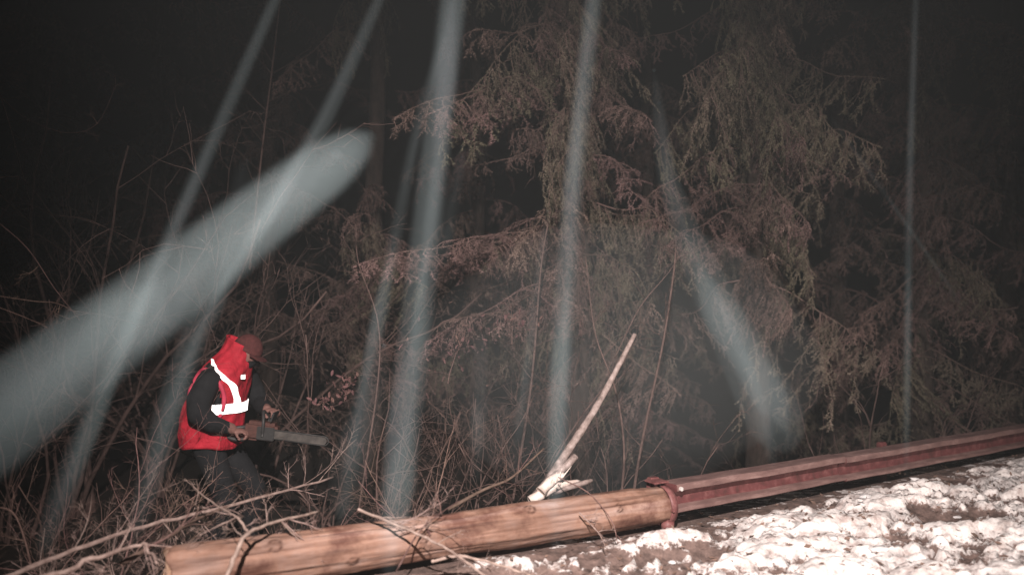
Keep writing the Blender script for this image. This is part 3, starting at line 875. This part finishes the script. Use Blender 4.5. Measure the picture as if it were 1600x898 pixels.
# dead leaf clusters (pinkish clumps)
def leaf_cluster(px, py, d, label, n=40, rad=.10, seed=0, stretch=(1, 1, 1), size=.03):
    c = P(px, py, d); t = thing("dead_leaf_cluster", label, "dead leaves", c, "withered leaf clusters in the brush")
    r = random.Random(seed + 5)
    bm = bmesh.new(); bmesh.ops.create_grid(bm, x_segments=4, y_segments=2, size=.5)
    for q in bm.verts:
        x, y = q.co.x, q.co.y; q.co = Vector((x * 2, y * (1 - 3.2 * x * x) * 1.1, .35 * abs(y) * 2 + .3 * math.sin(x * 4)))
    me = bpy.data.meshes.new("leaf"); bm.to_mesh(me); bm.free(); me.materials.append(M['leaf'])
    for q in range(n):
        o = bpy.data.objects.new("leaf", me); COL.objects.link(o); o.parent = t
        o.location = (r.gauss(0, rad) * stretch[0], r.gauss(0, rad) * .6, r.gauss(0, rad) * stretch[2])
        o.rotation_euler = (r.uniform(0, 6), r.uniform(0, 6), r.uniform(0, 6)); s = size * r.uniform(.6, 1.2); o.scale = (s, s, s)
    T = Tubes(); grow(r, (0, 0, -rad * 1.8), (0, 0, 1), rad * 3, .004, 2, T); link("stem", T.mesh("stem"), M['twig'], t)
leaf_cluster(538, 605, 5.6, "round clump of pinkish dead leaves right of the chainsaw", 34, .05, 1, (1, 1, 1), .022)
leaf_cluster(505, 625, 5.55, "smaller clump of pinkish dead leaves nearest the chainsaw bar", 20, .035, 2, (1.2, 1, .9), .02)
leaf_cluster(700, 545, 5.9, "wide mass of reddish withered leaves under the red fronds", 38, .14, 3, (1.3, 1, .8), .02)
leaf_cluster(800, 500, 6.0, "reddish withered leaves beside the long pale streak", 26, .10, 4, (1.3, 1, .6), .02)

# ------------------------------------------------------------------ the worker
WX, WY = -1.98, 5.6
WZ = gz0(WX, WY)
LOW = WZ + .50          # local heights below are for ground at -0.50
wk = thing("person", "worker in a red reflective vest bent over a chainsaw behind the log", "person", (WX, WY, WZ))
V = [(-.12, 0, .92), (-.12, 0, 1.05), (-.08, 0, 1.2), (-.02, 0, 1.34), (.05, 0, 1.44), (.10, 0, 1.50),       # 0-5 spine, neck
     (-.05, -.23, 1.30), (-.08, -.31, 1.19), (-.08, -.32, 1.10), (-.00, -.29, 1.03), (.09, -.20, .985),         # 6-10 right arm
     (.02, .20, 1.36), (.08, .28, 1.22), (.14, .27, 1.10), (.21, .12, 1.08), (.27, .00, 1.085),               # 11-15 left arm
     (-.10, -.11, .86), (.04, -.14, .50), (-.06, -.14, .14), (-.05, -.14, .06), (.10, -.16, .045),            # 16-20 right leg
     (-.10, .11, .86), (.14, .14, .52), (.10, .15, .14), (.11, .15, .06), (.26, .16, .045)]                   # 21-25 left leg
E = [(0, 1), (1, 2), (2, 3), (3, 4), (4, 5), (3, 6), (6, 7), (7, 8), (8, 9), (9, 10), (3, 11), (11, 12), (12, 13), (13, 14), (14, 15),
     (0, 16), (16, 17), (17, 18), (18, 19), (19, 20), (0, 21), (21, 22), (22, 23), (23, 24), (24, 25)]
RD_ = [.15, .15, .16, .15, .085, 0.065, .080, .080, .074, .058, .038, .085, .075, .065, .055, .036, .105, .078, .06, .055, .045, .105, .078, .06, .055, .045]
bm = bmesh.new()
RZ = Vector((0, 0, 1))
def seg_solid(p, q, r0, r1):
    p, q = Vector(p), Vector(q); d = q - p
    m_ = Matrix.Translation((p + q) / 2) @ RZ.rotation_difference(d).to_matrix().to_4x4()
    bmesh.ops.create_cone(bm, cap_ends=True, segments=20, radius1=r0, radius2=r1, depth=d.length, matrix=m_)
    for c_, r_ in ((p, r0), (q, r1)):
        bmesh.ops.create_uvsphere(bm, u_segments=20, v_segments=12, radius=r_, matrix=Matrix.Translation(c_))
for (i_, j_) in E: seg_solid(V[i_], V[j_], RD_[i_], RD_[j_])
def ell(c, r, rot=None, seg=20):
    m_ = Matrix.Translation(c) @ (rot or Matrix()) @ Matrix.Diagonal((*r, 1))
    bmesh.ops.create_uvsphere(bm, u_segments=seg, v_segments=seg // 2 + 2, radius=1, matrix=m_)
HR = Matrix.Rotation(math.radians(28), 4, 'Y')     # head tipped forward
hc = Vector((.125, 0, 1.485))
def hp(x, y, z): return hc + (HR.to_3x3() @ Vector((x, y, z)))
ell(hc, (.092, .075, .112), HR); ell(hp(.03, 0, -.045), (.06, .055, .065), HR)
ell(hp(.092, 0, -.01), (.02, .012, .022), HR, 10); ell(hp(.083, 0, -.045), (.012, .024, .008), HR, 10)
for s in (-1, 1):
    ell(hp(-.005, s * .076, -.01), (.018, .009, .028), HR, 10); ell(hp(.080, s * .03, .02), (.012, .016, .010), HR, 10)
# hands: palm, four fingers curled round the handles, thumb
def hand(c, along, across, down):
    a, b, d = (Vector(x).normalized() for x in (along, across, down))
    rot = Matrix((a, b, d)).transposed().to_4x4()
    ell(c, (.045, .042, .018), rot, 14)
    for k, ln in enumerate((.034, .038, .036, .028)):
        r0 = c + a * .036 + b * (-.033 + .022 * k)
        p1 = r0 + a * ln * .6 + d * .012; p2 = p1 + d * ln * .9; p3 = p2 - a * ln * .6 + d * .004
        for (p, q) in ((r0, p1), (p1, p2), (p2, p3)):
            mid = (p + q) / 2; dr = (q - p); l = dr.length
            ell(mid, (l * .62, .0098, .0098), dr.to_track_quat('X', 'Z').to_matrix().to_4x4(), 8)
    t0 = c - b * .035 - a * .01; t1 = t0 - b * .018 + d * .03 + a * .02; t2 = t1 + d * .02 + a * .02
    for (p, q) in ((t0, t1), (t1, t2)):
        mid = (p + q) / 2; dr = (q - p)
        ell(mid, (dr.length * .62, .0115, .0115), dr.to_track_quat('X', 'Z').to_matrix().to_4x4(), 8)
HRt = Vector((.135, -.17, .965)); HLt = Vector((.30, -.02, 1.085))
hand(HRt, (.9, .25, -.1), (0, 1, .1), (-.1, .1, -1))
hand(HLt, (.75, -.5, .1), (.5, .8, 0), (.1, 0, -1))
me = bpy.data.meshes.new("body"); bm.to_mesh(me); bm.free()
ob = bpy.data.objects.new("tmp", me); COL.objects.link(ob)
md = ob.modifiers.new("r", 'REMESH'); md.mode = 'VOXEL'; md.voxel_size = .0065; md.use_smooth_shade = True
sm = ob.modifiers.new("sm", 'SMOOTH'); sm.iterations = 2; sm.factor = .4
dg = bpy.context.evaluated_depsgraph_get(); bme = bpy.data.meshes.new_from_object(ob.evaluated_get(dg)); bpy.data.objects.remove(ob)
bme.name = "body"; bme.materials.clear()
for m_ in (M['dark_cloth'], M['skin']): bme.materials.append(m_)
co = np.empty(len(bme.vertices) * 3, dtype=np.float32); bme.vertices.foreach_get("co", co); co = co.reshape(-1, 3)
ids = []
for p in bme.polygons:
    c = co[p.vertices[0]]
    sk = (np.linalg.norm(c - np.array(HRt)) < .095 and c[0] > .09) or (np.linalg.norm(c - np.array(HLt)) < .095 and c[0] > .255) or (np.linalg.norm(c - np.array(hc)) < .16 and c[2] > 1.43)
    ids.append(1 if sk else 0)
bme.polygons.foreach_set("material_index", np.array(ids, dtype=np.int32))
body = link("body", bme, None, wk)

# vest as a lofted shell; strips follow the same surface
VR = [(.845, -.115, .205, .245), (.93, -.115, .212, .25), (1.02, -.105, .210, .25), (1.12, -.085, .200, .25), (1.22, -.06, .190, .25), (1.31, -.03, .175, .245),
      (1.38, .00, .155, .215), (1.43, .03, .130, .155), (1.47, .06, .108, .115), (1.52, .085, .096, .098), (1.56, .095, .094, .096)]
def vest_pt(th, z, off=0.0):
    zs = [q[0] for q in VR]; cx = np.interp(z, zs, [q[1] for q in VR]); a = np.interp(z, zs, [q[2] for q in VR]); b = np.interp(z, zs, [q[3] for q in VR])
    fold = .006 * math.sin(th * 5 + z * 14) * (1 if z < 1.35 else .3) + .004 * math.sin(th * 11 - z * 23)
    return Vector((cx + (a + off + fold) * math.cos(th), (b + off + fold) * math.sin(th), z - .05 * math.cos(th) * (1 if z > 1.3 else 0) * (z - 1.3) / .25 + (.012 * math.sin(th * 3) if z < .9 else 0)))
rings = []
for q in range(46):
    z = .845 + (1.56 - .845) * q / 45
    rings.append([vest_pt(k / 64 * 2 * math.pi, z) for k in range(64)])
vm = loft([[tuple(p) for p in r] for r in rings], "vest", caps=False)
# armholes
bm = bmesh.new(); bm.from_mesh(vm)
kill = []
AH = [(Vector((-.075, -.25, 1.19)), .105, .17), (Vector((.03, .25, 1.28)), .09, .12)]
for f in bm.faces:
    c = f.calc_center_median()
    for s, (ac, ax, az) in zip((-1, 1), AH):
        if c.y * s > 0.03 and ((c.x - ac.x) / ax) ** 2 + ((c.z - ac.z) / az) ** 2 < 1: kill.append(f); break
bmesh.ops.delete(bm, geom=kill, context='FACES')
bmesh.ops.solidify(bm, geom=list(bm.faces), thickness=.006)
vm = bpy.data.meshes.new("vest"); bm.to_mesh(vm); bm.free()
for p in vm.polygons: p.use_smooth = True
vest = link("vest", vm, M['vest'], wk)
def near_theta(x, z, s=-1):
    best = min((k / 400 * 2 * math.pi for k in range(400)), key=lambda th: abs(vest_pt(th, z).x - x) + (10 if vest_pt(th, z).y * s < 0 else 0))
    return best
# armhole binding
T = Tubes(); ring = []
for k in range(41):
    a = k / 40 * 2 * math.pi; x = AH[0][0].x + .118 * math.cos(a); z = AH[0][0].z + .185 * math.sin(a)
    th = near_theta(max(-.30, x), z); ring.append(vest_pt(th, z, .004))
T.add(ring, [.016] * 41, 6); link("binding", T.mesh("binding"), M['vest_edge'], vest)
def strip(th0, z0, th1, z1, n, halfw, vertical, off=.009, name="reflective_strip", path=None):
    vs = []; fs = []
    for q in range(n + 1):
        t = q / n; th = th0 + (th1 - th0) * t; z = z0 + (z1 - z0) * t
        if path: th, z = path(t)
        for s in (-1, -.33, .33, 1):
            if vertical: vs.append(vest_pt(th + s * halfw, z, off))
            else: vs.append(vest_pt(th, z + s * halfw, off))
    for q in range(n):
        for k in range(3):
            b = q * 4 + k; fs.append((b, b + 1, b + 5, b + 4))
    me = bpy.data.meshes.new(name); me.from_pydata([tuple(p) for p in vs], [], fs)
    bm = bmesh.new(); bm.from_mesh(me); bmesh.ops.solidify(bm, geom=list(bm.faces), thickness=.003); bm.to_mesh(me); bm.free()
    return link(name, me, M['retro'], vest)
zb = 1.115
strip(-math.pi * .66, zb, math.pi * .66, zb, 50, .034, False)
def shoulder_path(t):
    z = zb + .03 + (1.43 - zb - .03) * t
    x = .10 - .16 * max(0, (t - .35) / .65) ** 1.5
    return near_theta(x, z), z
strip(0, 0, 0, 0, 24, .115, True, path=shoulder_path)
strip(math.pi * .35, zb, math.pi * .35, 1.40, 14, .11, True)
badge = link("badge", box_mesh("badge", .006, .035, .03, .002), M['retro'], vest)
badge.location = vest_pt(-.45, 1.33, .012); badge.rotation_euler = (0, 0, -.6)
# dull red cap with a short brim
bm = bmesh.new(); bmesh.ops.create_uvsphere(bm, u_segments=28, v_segments=18, radius=1)
bmesh.ops.delete(bm, geom=[q for q in bm.verts if q.co.z < -.12], context='VERTS')
for q in bm.verts: q.co = hc + HR.to_3x3() @ Vector((q.co.x * .105, q.co.y * .088, q.co.z * .112 + .022))
me = bpy.data.meshes.new("cap"); bm.to_mesh(me); bm.free()
for p in me.polygons: p.use_smooth = True
cap = link("cap", me, M['cap'], wk)
vs = []
for k in range(13):
    a = math.radians(-62 + 124 * k / 12)
    for r_ in (.095, .155 if abs(a) < .8 else .13):
        vs.append(tuple(hp(r_ * math.cos(a), .085 / .1 * r_ * math.sin(a), .022 - (.012 if r_ > .1 else 0))))
fs = [(2 * k, 2 * k + 1, 2 * k + 3, 2 * k + 2) for k in range(12)]
me = bpy.data.meshes.new("brim"); me.from_pydata(vs, [], fs)
bm = bmesh.new(); bm.from_mesh(me); bmesh.ops.solidify(bm, geom=list(bm.faces), thickness=.004); bm.to_mesh(me); bm.free()
link("brim", me, M['cap'], cap)

# chainsaw held in both hands, bar pointing right
saw = thing("chainsaw", "grey-barred chainsaw held level at the worker's waist, pointing right", "chainsaw", (WX + .27, WY - .10, WZ + .955))
hm = box_mesh("housing", .22, .10, .13, .022); hs = link("housing", hm, M['saw_body'], saw); hs.rotation_euler = (0, .12, 0)
cm = box_mesh("cover", .12, .012, .09, .005); cv = link("side_cover", cm, M['saw_dark'], saw); cv.location = (.04, -.060, -.01); cv.rotation_euler = (0, .12, 0)
T = Tubes(); T.add(smooth_path([(-.10, -.01, .03), (-.19, -.04, .02), (-.22, -.05, -.03), (-.16, -.03, -.055), (-.09, 0, -.05)], 14), [.014] * 14, 8)
link("rear_handle", T.mesh("rear_handle"), M['saw_dark'], saw)
T = Tubes(); T.add(smooth_path([(.02, -.065, -.03), (.03, -.07, .08), (.01, 0, .135), (.02, .07, .08), (.03, .065, -.04)], 16), [.011] * 16, 8)
link("front_handle", T.mesh("front_handle"), M['saw_dark'], saw)
g = box_mesh("guard", .012, .13, .07, .004); gd = link("hand_guard", g, M['saw_dark'], saw); gd.location = (.085, 0, .10); gd.rotation_euler = (0, .35, 0)
out_ = []
for k in range(24):
    a = math.pi / 2 - math.pi * k / 23
    out_.append((.40 + .032 * math.cos(a) * .8, .026 * math.sin(a)))
out_ = [(.05, .026)] + out_ + [(.05, -.026)]
me = loft([[(x, y, z) for x, z in out_] for y in (-.003, .003)], "guide_bar")
gb = link("guide_bar", me, M['saw_bar'], saw); gb.rotation_euler = (0, .13, 0); gb.location = (.03, -.045, -.01)
T = Tubes(); T.add([(x, 0, z) for x, z in [(.05, .031)] + [(.40 + .037 * math.cos(math.pi / 2 - math.pi * k / 15), .031 * math.sin(math.pi / 2 - math.pi * k / 15)) for k in range(16)] + [(.05, -.031)]], [.005] * 18, 4)
ch = link("chain", T.mesh("chain"), M['saw_dark'], gb)

# ------------------------------------------------------------------ falling sleet: exposure trails of the drops, built as added soft volumes
def streak(label, pts, wid, dens, name="sleet_streak", n=40):
    """pts: (px, py, distance); wid: widths in photo pixels"""
    base = P(*pts[0]); pp = smooth_path([P(*p) - base for p in pts], n)
    dd = np.interp(np.linspace(0, 1, n), np.linspace(0, 1, len(pts)), [p[2] for p in pts])
    ww = np.interp(np.linspace(0, 1, n), np.linspace(0, 1, len(wid)), wid) / F * dd / 2
    e = 6
    for q in range(e):
        k = math.sqrt(1 - (1 - (q + .12) / e) ** 2)
        ww[q] *= k; ww[n - 1 - q] *= k
    T = Tubes(); T.add(pp, ww, 16)
    me = T.mesh("sleet_streak")
    avg = float(np.mean(ww)) * 2
    o = link(name, me, volume_mat("sleet", (.74, .95, 1.0), dens * (.78 if wid[-1] > 150 else .5) / avg), None)
    o.location = base
    # inner volumes added to vary the trail's brightness and lift its lower end
    rs = random.Random(int(pts[0][0]) + 3); ph = [rs.uniform(0, 6) for _ in range(6)]
    big = wid[-1] > 150
    for core in range(3):
        T = Tubes(); i0, i1 = ((3, n - 2), (8, n - 6), (n // 2 - 2, n - 1))[core]
        q_ = np.arange(i0, i1); tt = q_ / n
        off = np.stack([.25 * np.sin(tt * 7 + ph[core]), np.zeros(len(tt)), .1 * np.sin(tt * 9 + ph[core + 2])], 1) * ww[q_][:, None]
        w2 = ww[q_] * (.50 + .22 * np.sin(tt * 11 + ph[core + 1]) + .10 * np.sin(tt * 23 + ph[core + 3])) * (1, .62, 1.25)[core]
        e2 = np.clip(np.minimum(np.arange(len(tt)), np.arange(len(tt))[::-1]) / 5, 0.05, 1) ** .5
        T.add(pp[q_] + off, w2 * e2, 12)
        link("trail_core", T.mesh("trail_core"), volume_mat("sleet_core", ((.70, .97, 1.0) if core else (.80, .90, 1.0)), dens * (.55, .5, .8)[core] * (.45 if big else 1) / avg), o)
    tag(o, label, "falling sleet", "exposure trails of falling sleet")
    return o
streak("widest pale streak of sleet slanting across the left half above the worker", [(578, 212, 1.5), (430, 322, 1.42), (250, 462, 1.35), (80, 590, 1.28), (-170, 780, 1.2)], [78, 98, 118, 140, 175], .165)
streak("long grey sleet streak from the top edge down to the lower left corner", [(478, -110, 2.2), (335, 215, 2.15), (235, 440, 2.1), (140, 660, 2.05), (62, 870, 2.0)], [16, 22, 28, 36, 44], .062)
streak("sleet streak from the top edge passing behind the widest one, left of the worker", [(640, -110, 2.4), (520, 160, 2.35), (440, 300, 2.3), (310, 510, 2.2), (205, 850, 2.1)], [14, 26, 34, 40, 48], .058)
streak("brightest near-vertical sleet streak left of the hanging fronds", [(724, -130, 1.9), (688, 170, 1.9), (660, 420, 1.9), (632, 660, 1.9), (606, 905, 1.9)], [42, 44, 50, 56, 52], .075)
streak("thinner sleet streak running just left of the brightest near-vertical one", [(700, 40, 2.5), (655, 190, 2.5), (612, 400, 2.4), (570, 610, 2.3), (530, 815, 2.3)], [14, 20, 22, 30, 26], .03)
streak("pale sleet streak from the top edge down to the middle of the log", [(942, -130, 2.0), (908, 170, 2.0), (888, 390, 2.0), (874, 620, 2.0), (868, 870, 2.0)], [26, 30, 34, 36, 28], .06)
streak("broad fading sleet streak widening down to the steel channel rail", [(1022, 110, 3.0), (1045, 280, 2.9), (1105, 440, 2.8), (1180, 590, 2.7), (1235, 705, 2.6)], [14, 34, 60, 88, 100], .062)
streak("faint inner sleet streak under the broad fading one", [(1090, 400, 3.2), (1140, 500, 3.1), (1180, 610, 3.0), (1210, 730, 3.0)], [14, 22, 28, 26], .035)
streak("thin straight vertical sleet streak at the right", [(1434, -100, 2.6), (1424, 200, 2.6), (1419, 430, 2.6), (1416, 760, 2.6)], [9, 12, 13, 13], .032)
streak("faint sleet streak left of the leaning broken pole", [(856, 330, 3.2), (838, 460, 3.1), (822, 580, 3.1), (806, 700, 3.0)], [14, 18, 20, 20], .022)
streak("short faint vertical sleet streak between brightest streak and broken pole", [(752, 520, 3.0), (748, 640, 3.0), (742, 760, 3.0)], [26, 30, 24], .022)
streak("faint sleet streak beginning in the upper left above the widest one", [(385, 250, 3.0), (368, 320, 3.0), (350, 420, 3.0), (330, 520, 2.9)], [24, 30, 30, 24], .016)
streak("hair-thin slanting sleet streak across the dark right side", [(1296, 180, 3.4), (1360, 270, 3.4), (1430, 370, 3.4), (1505, 480, 3.4)], [6, 8, 8, 7], .016)
streak("broad dim sleet streak at the foot of the thinner middle one", [(600, 540, 2.6), (575, 640, 2.5), (545, 740, 2.5), (530, 820, 2.5)], [30, 60, 66, 40], .024)
streak("faint sleet streak right of the brightest one at mid height", [(722, 230, 3.2), (705, 330, 3.2), (690, 420, 3.2)], [20, 26, 20], .014)

# ------------------------------------------------------------------ night haze
bx = (-62, 62, -9, 92, -2.6, 14.5)
hz = box_mesh("haze", bx[1] - bx[0], bx[3] - bx[2], bx[5] - bx[4], 0)
haze = link("haze", hz, volume_mat("haze", (.82, .92, .95), 0.0037))
haze.location = ((bx[0] + bx[1]) / 2, (bx[2] + bx[3]) / 2, (bx[4] + bx[5]) / 2)
haze['kind'] = "stuff"

# thin exhaust and breath mist hanging low behind the rail
bm = bmesh.new(); bmesh.ops.create_icosphere(bm, subdivisions=4, radius=1)
from mathutils import noise as _ns
for q in bm.verts:
    q.co *= 1 + .18 * _ns.noise(q.co * 1.4 + Vector((3, 1, 7)))
    q.co = Vector((q.co.x * 1.9, q.co.y * .75, q.co.z * 1.0))
for f in bm.faces: f.smooth = True
me = bpy.data.meshes.new("mist"); bm.to_mesh(me); bm.free()
mist = link("mist", me, volume_mat("mist", (.84, .95, .98), 0.085))
mist.location = P(1010, 560, 6.15); mist.rotation_euler = (0, 0, ang2)
mist['kind'] = "stuff"; mist['label'] = "low grey mist hanging behind the guardrail"; mist['category'] = "mist"
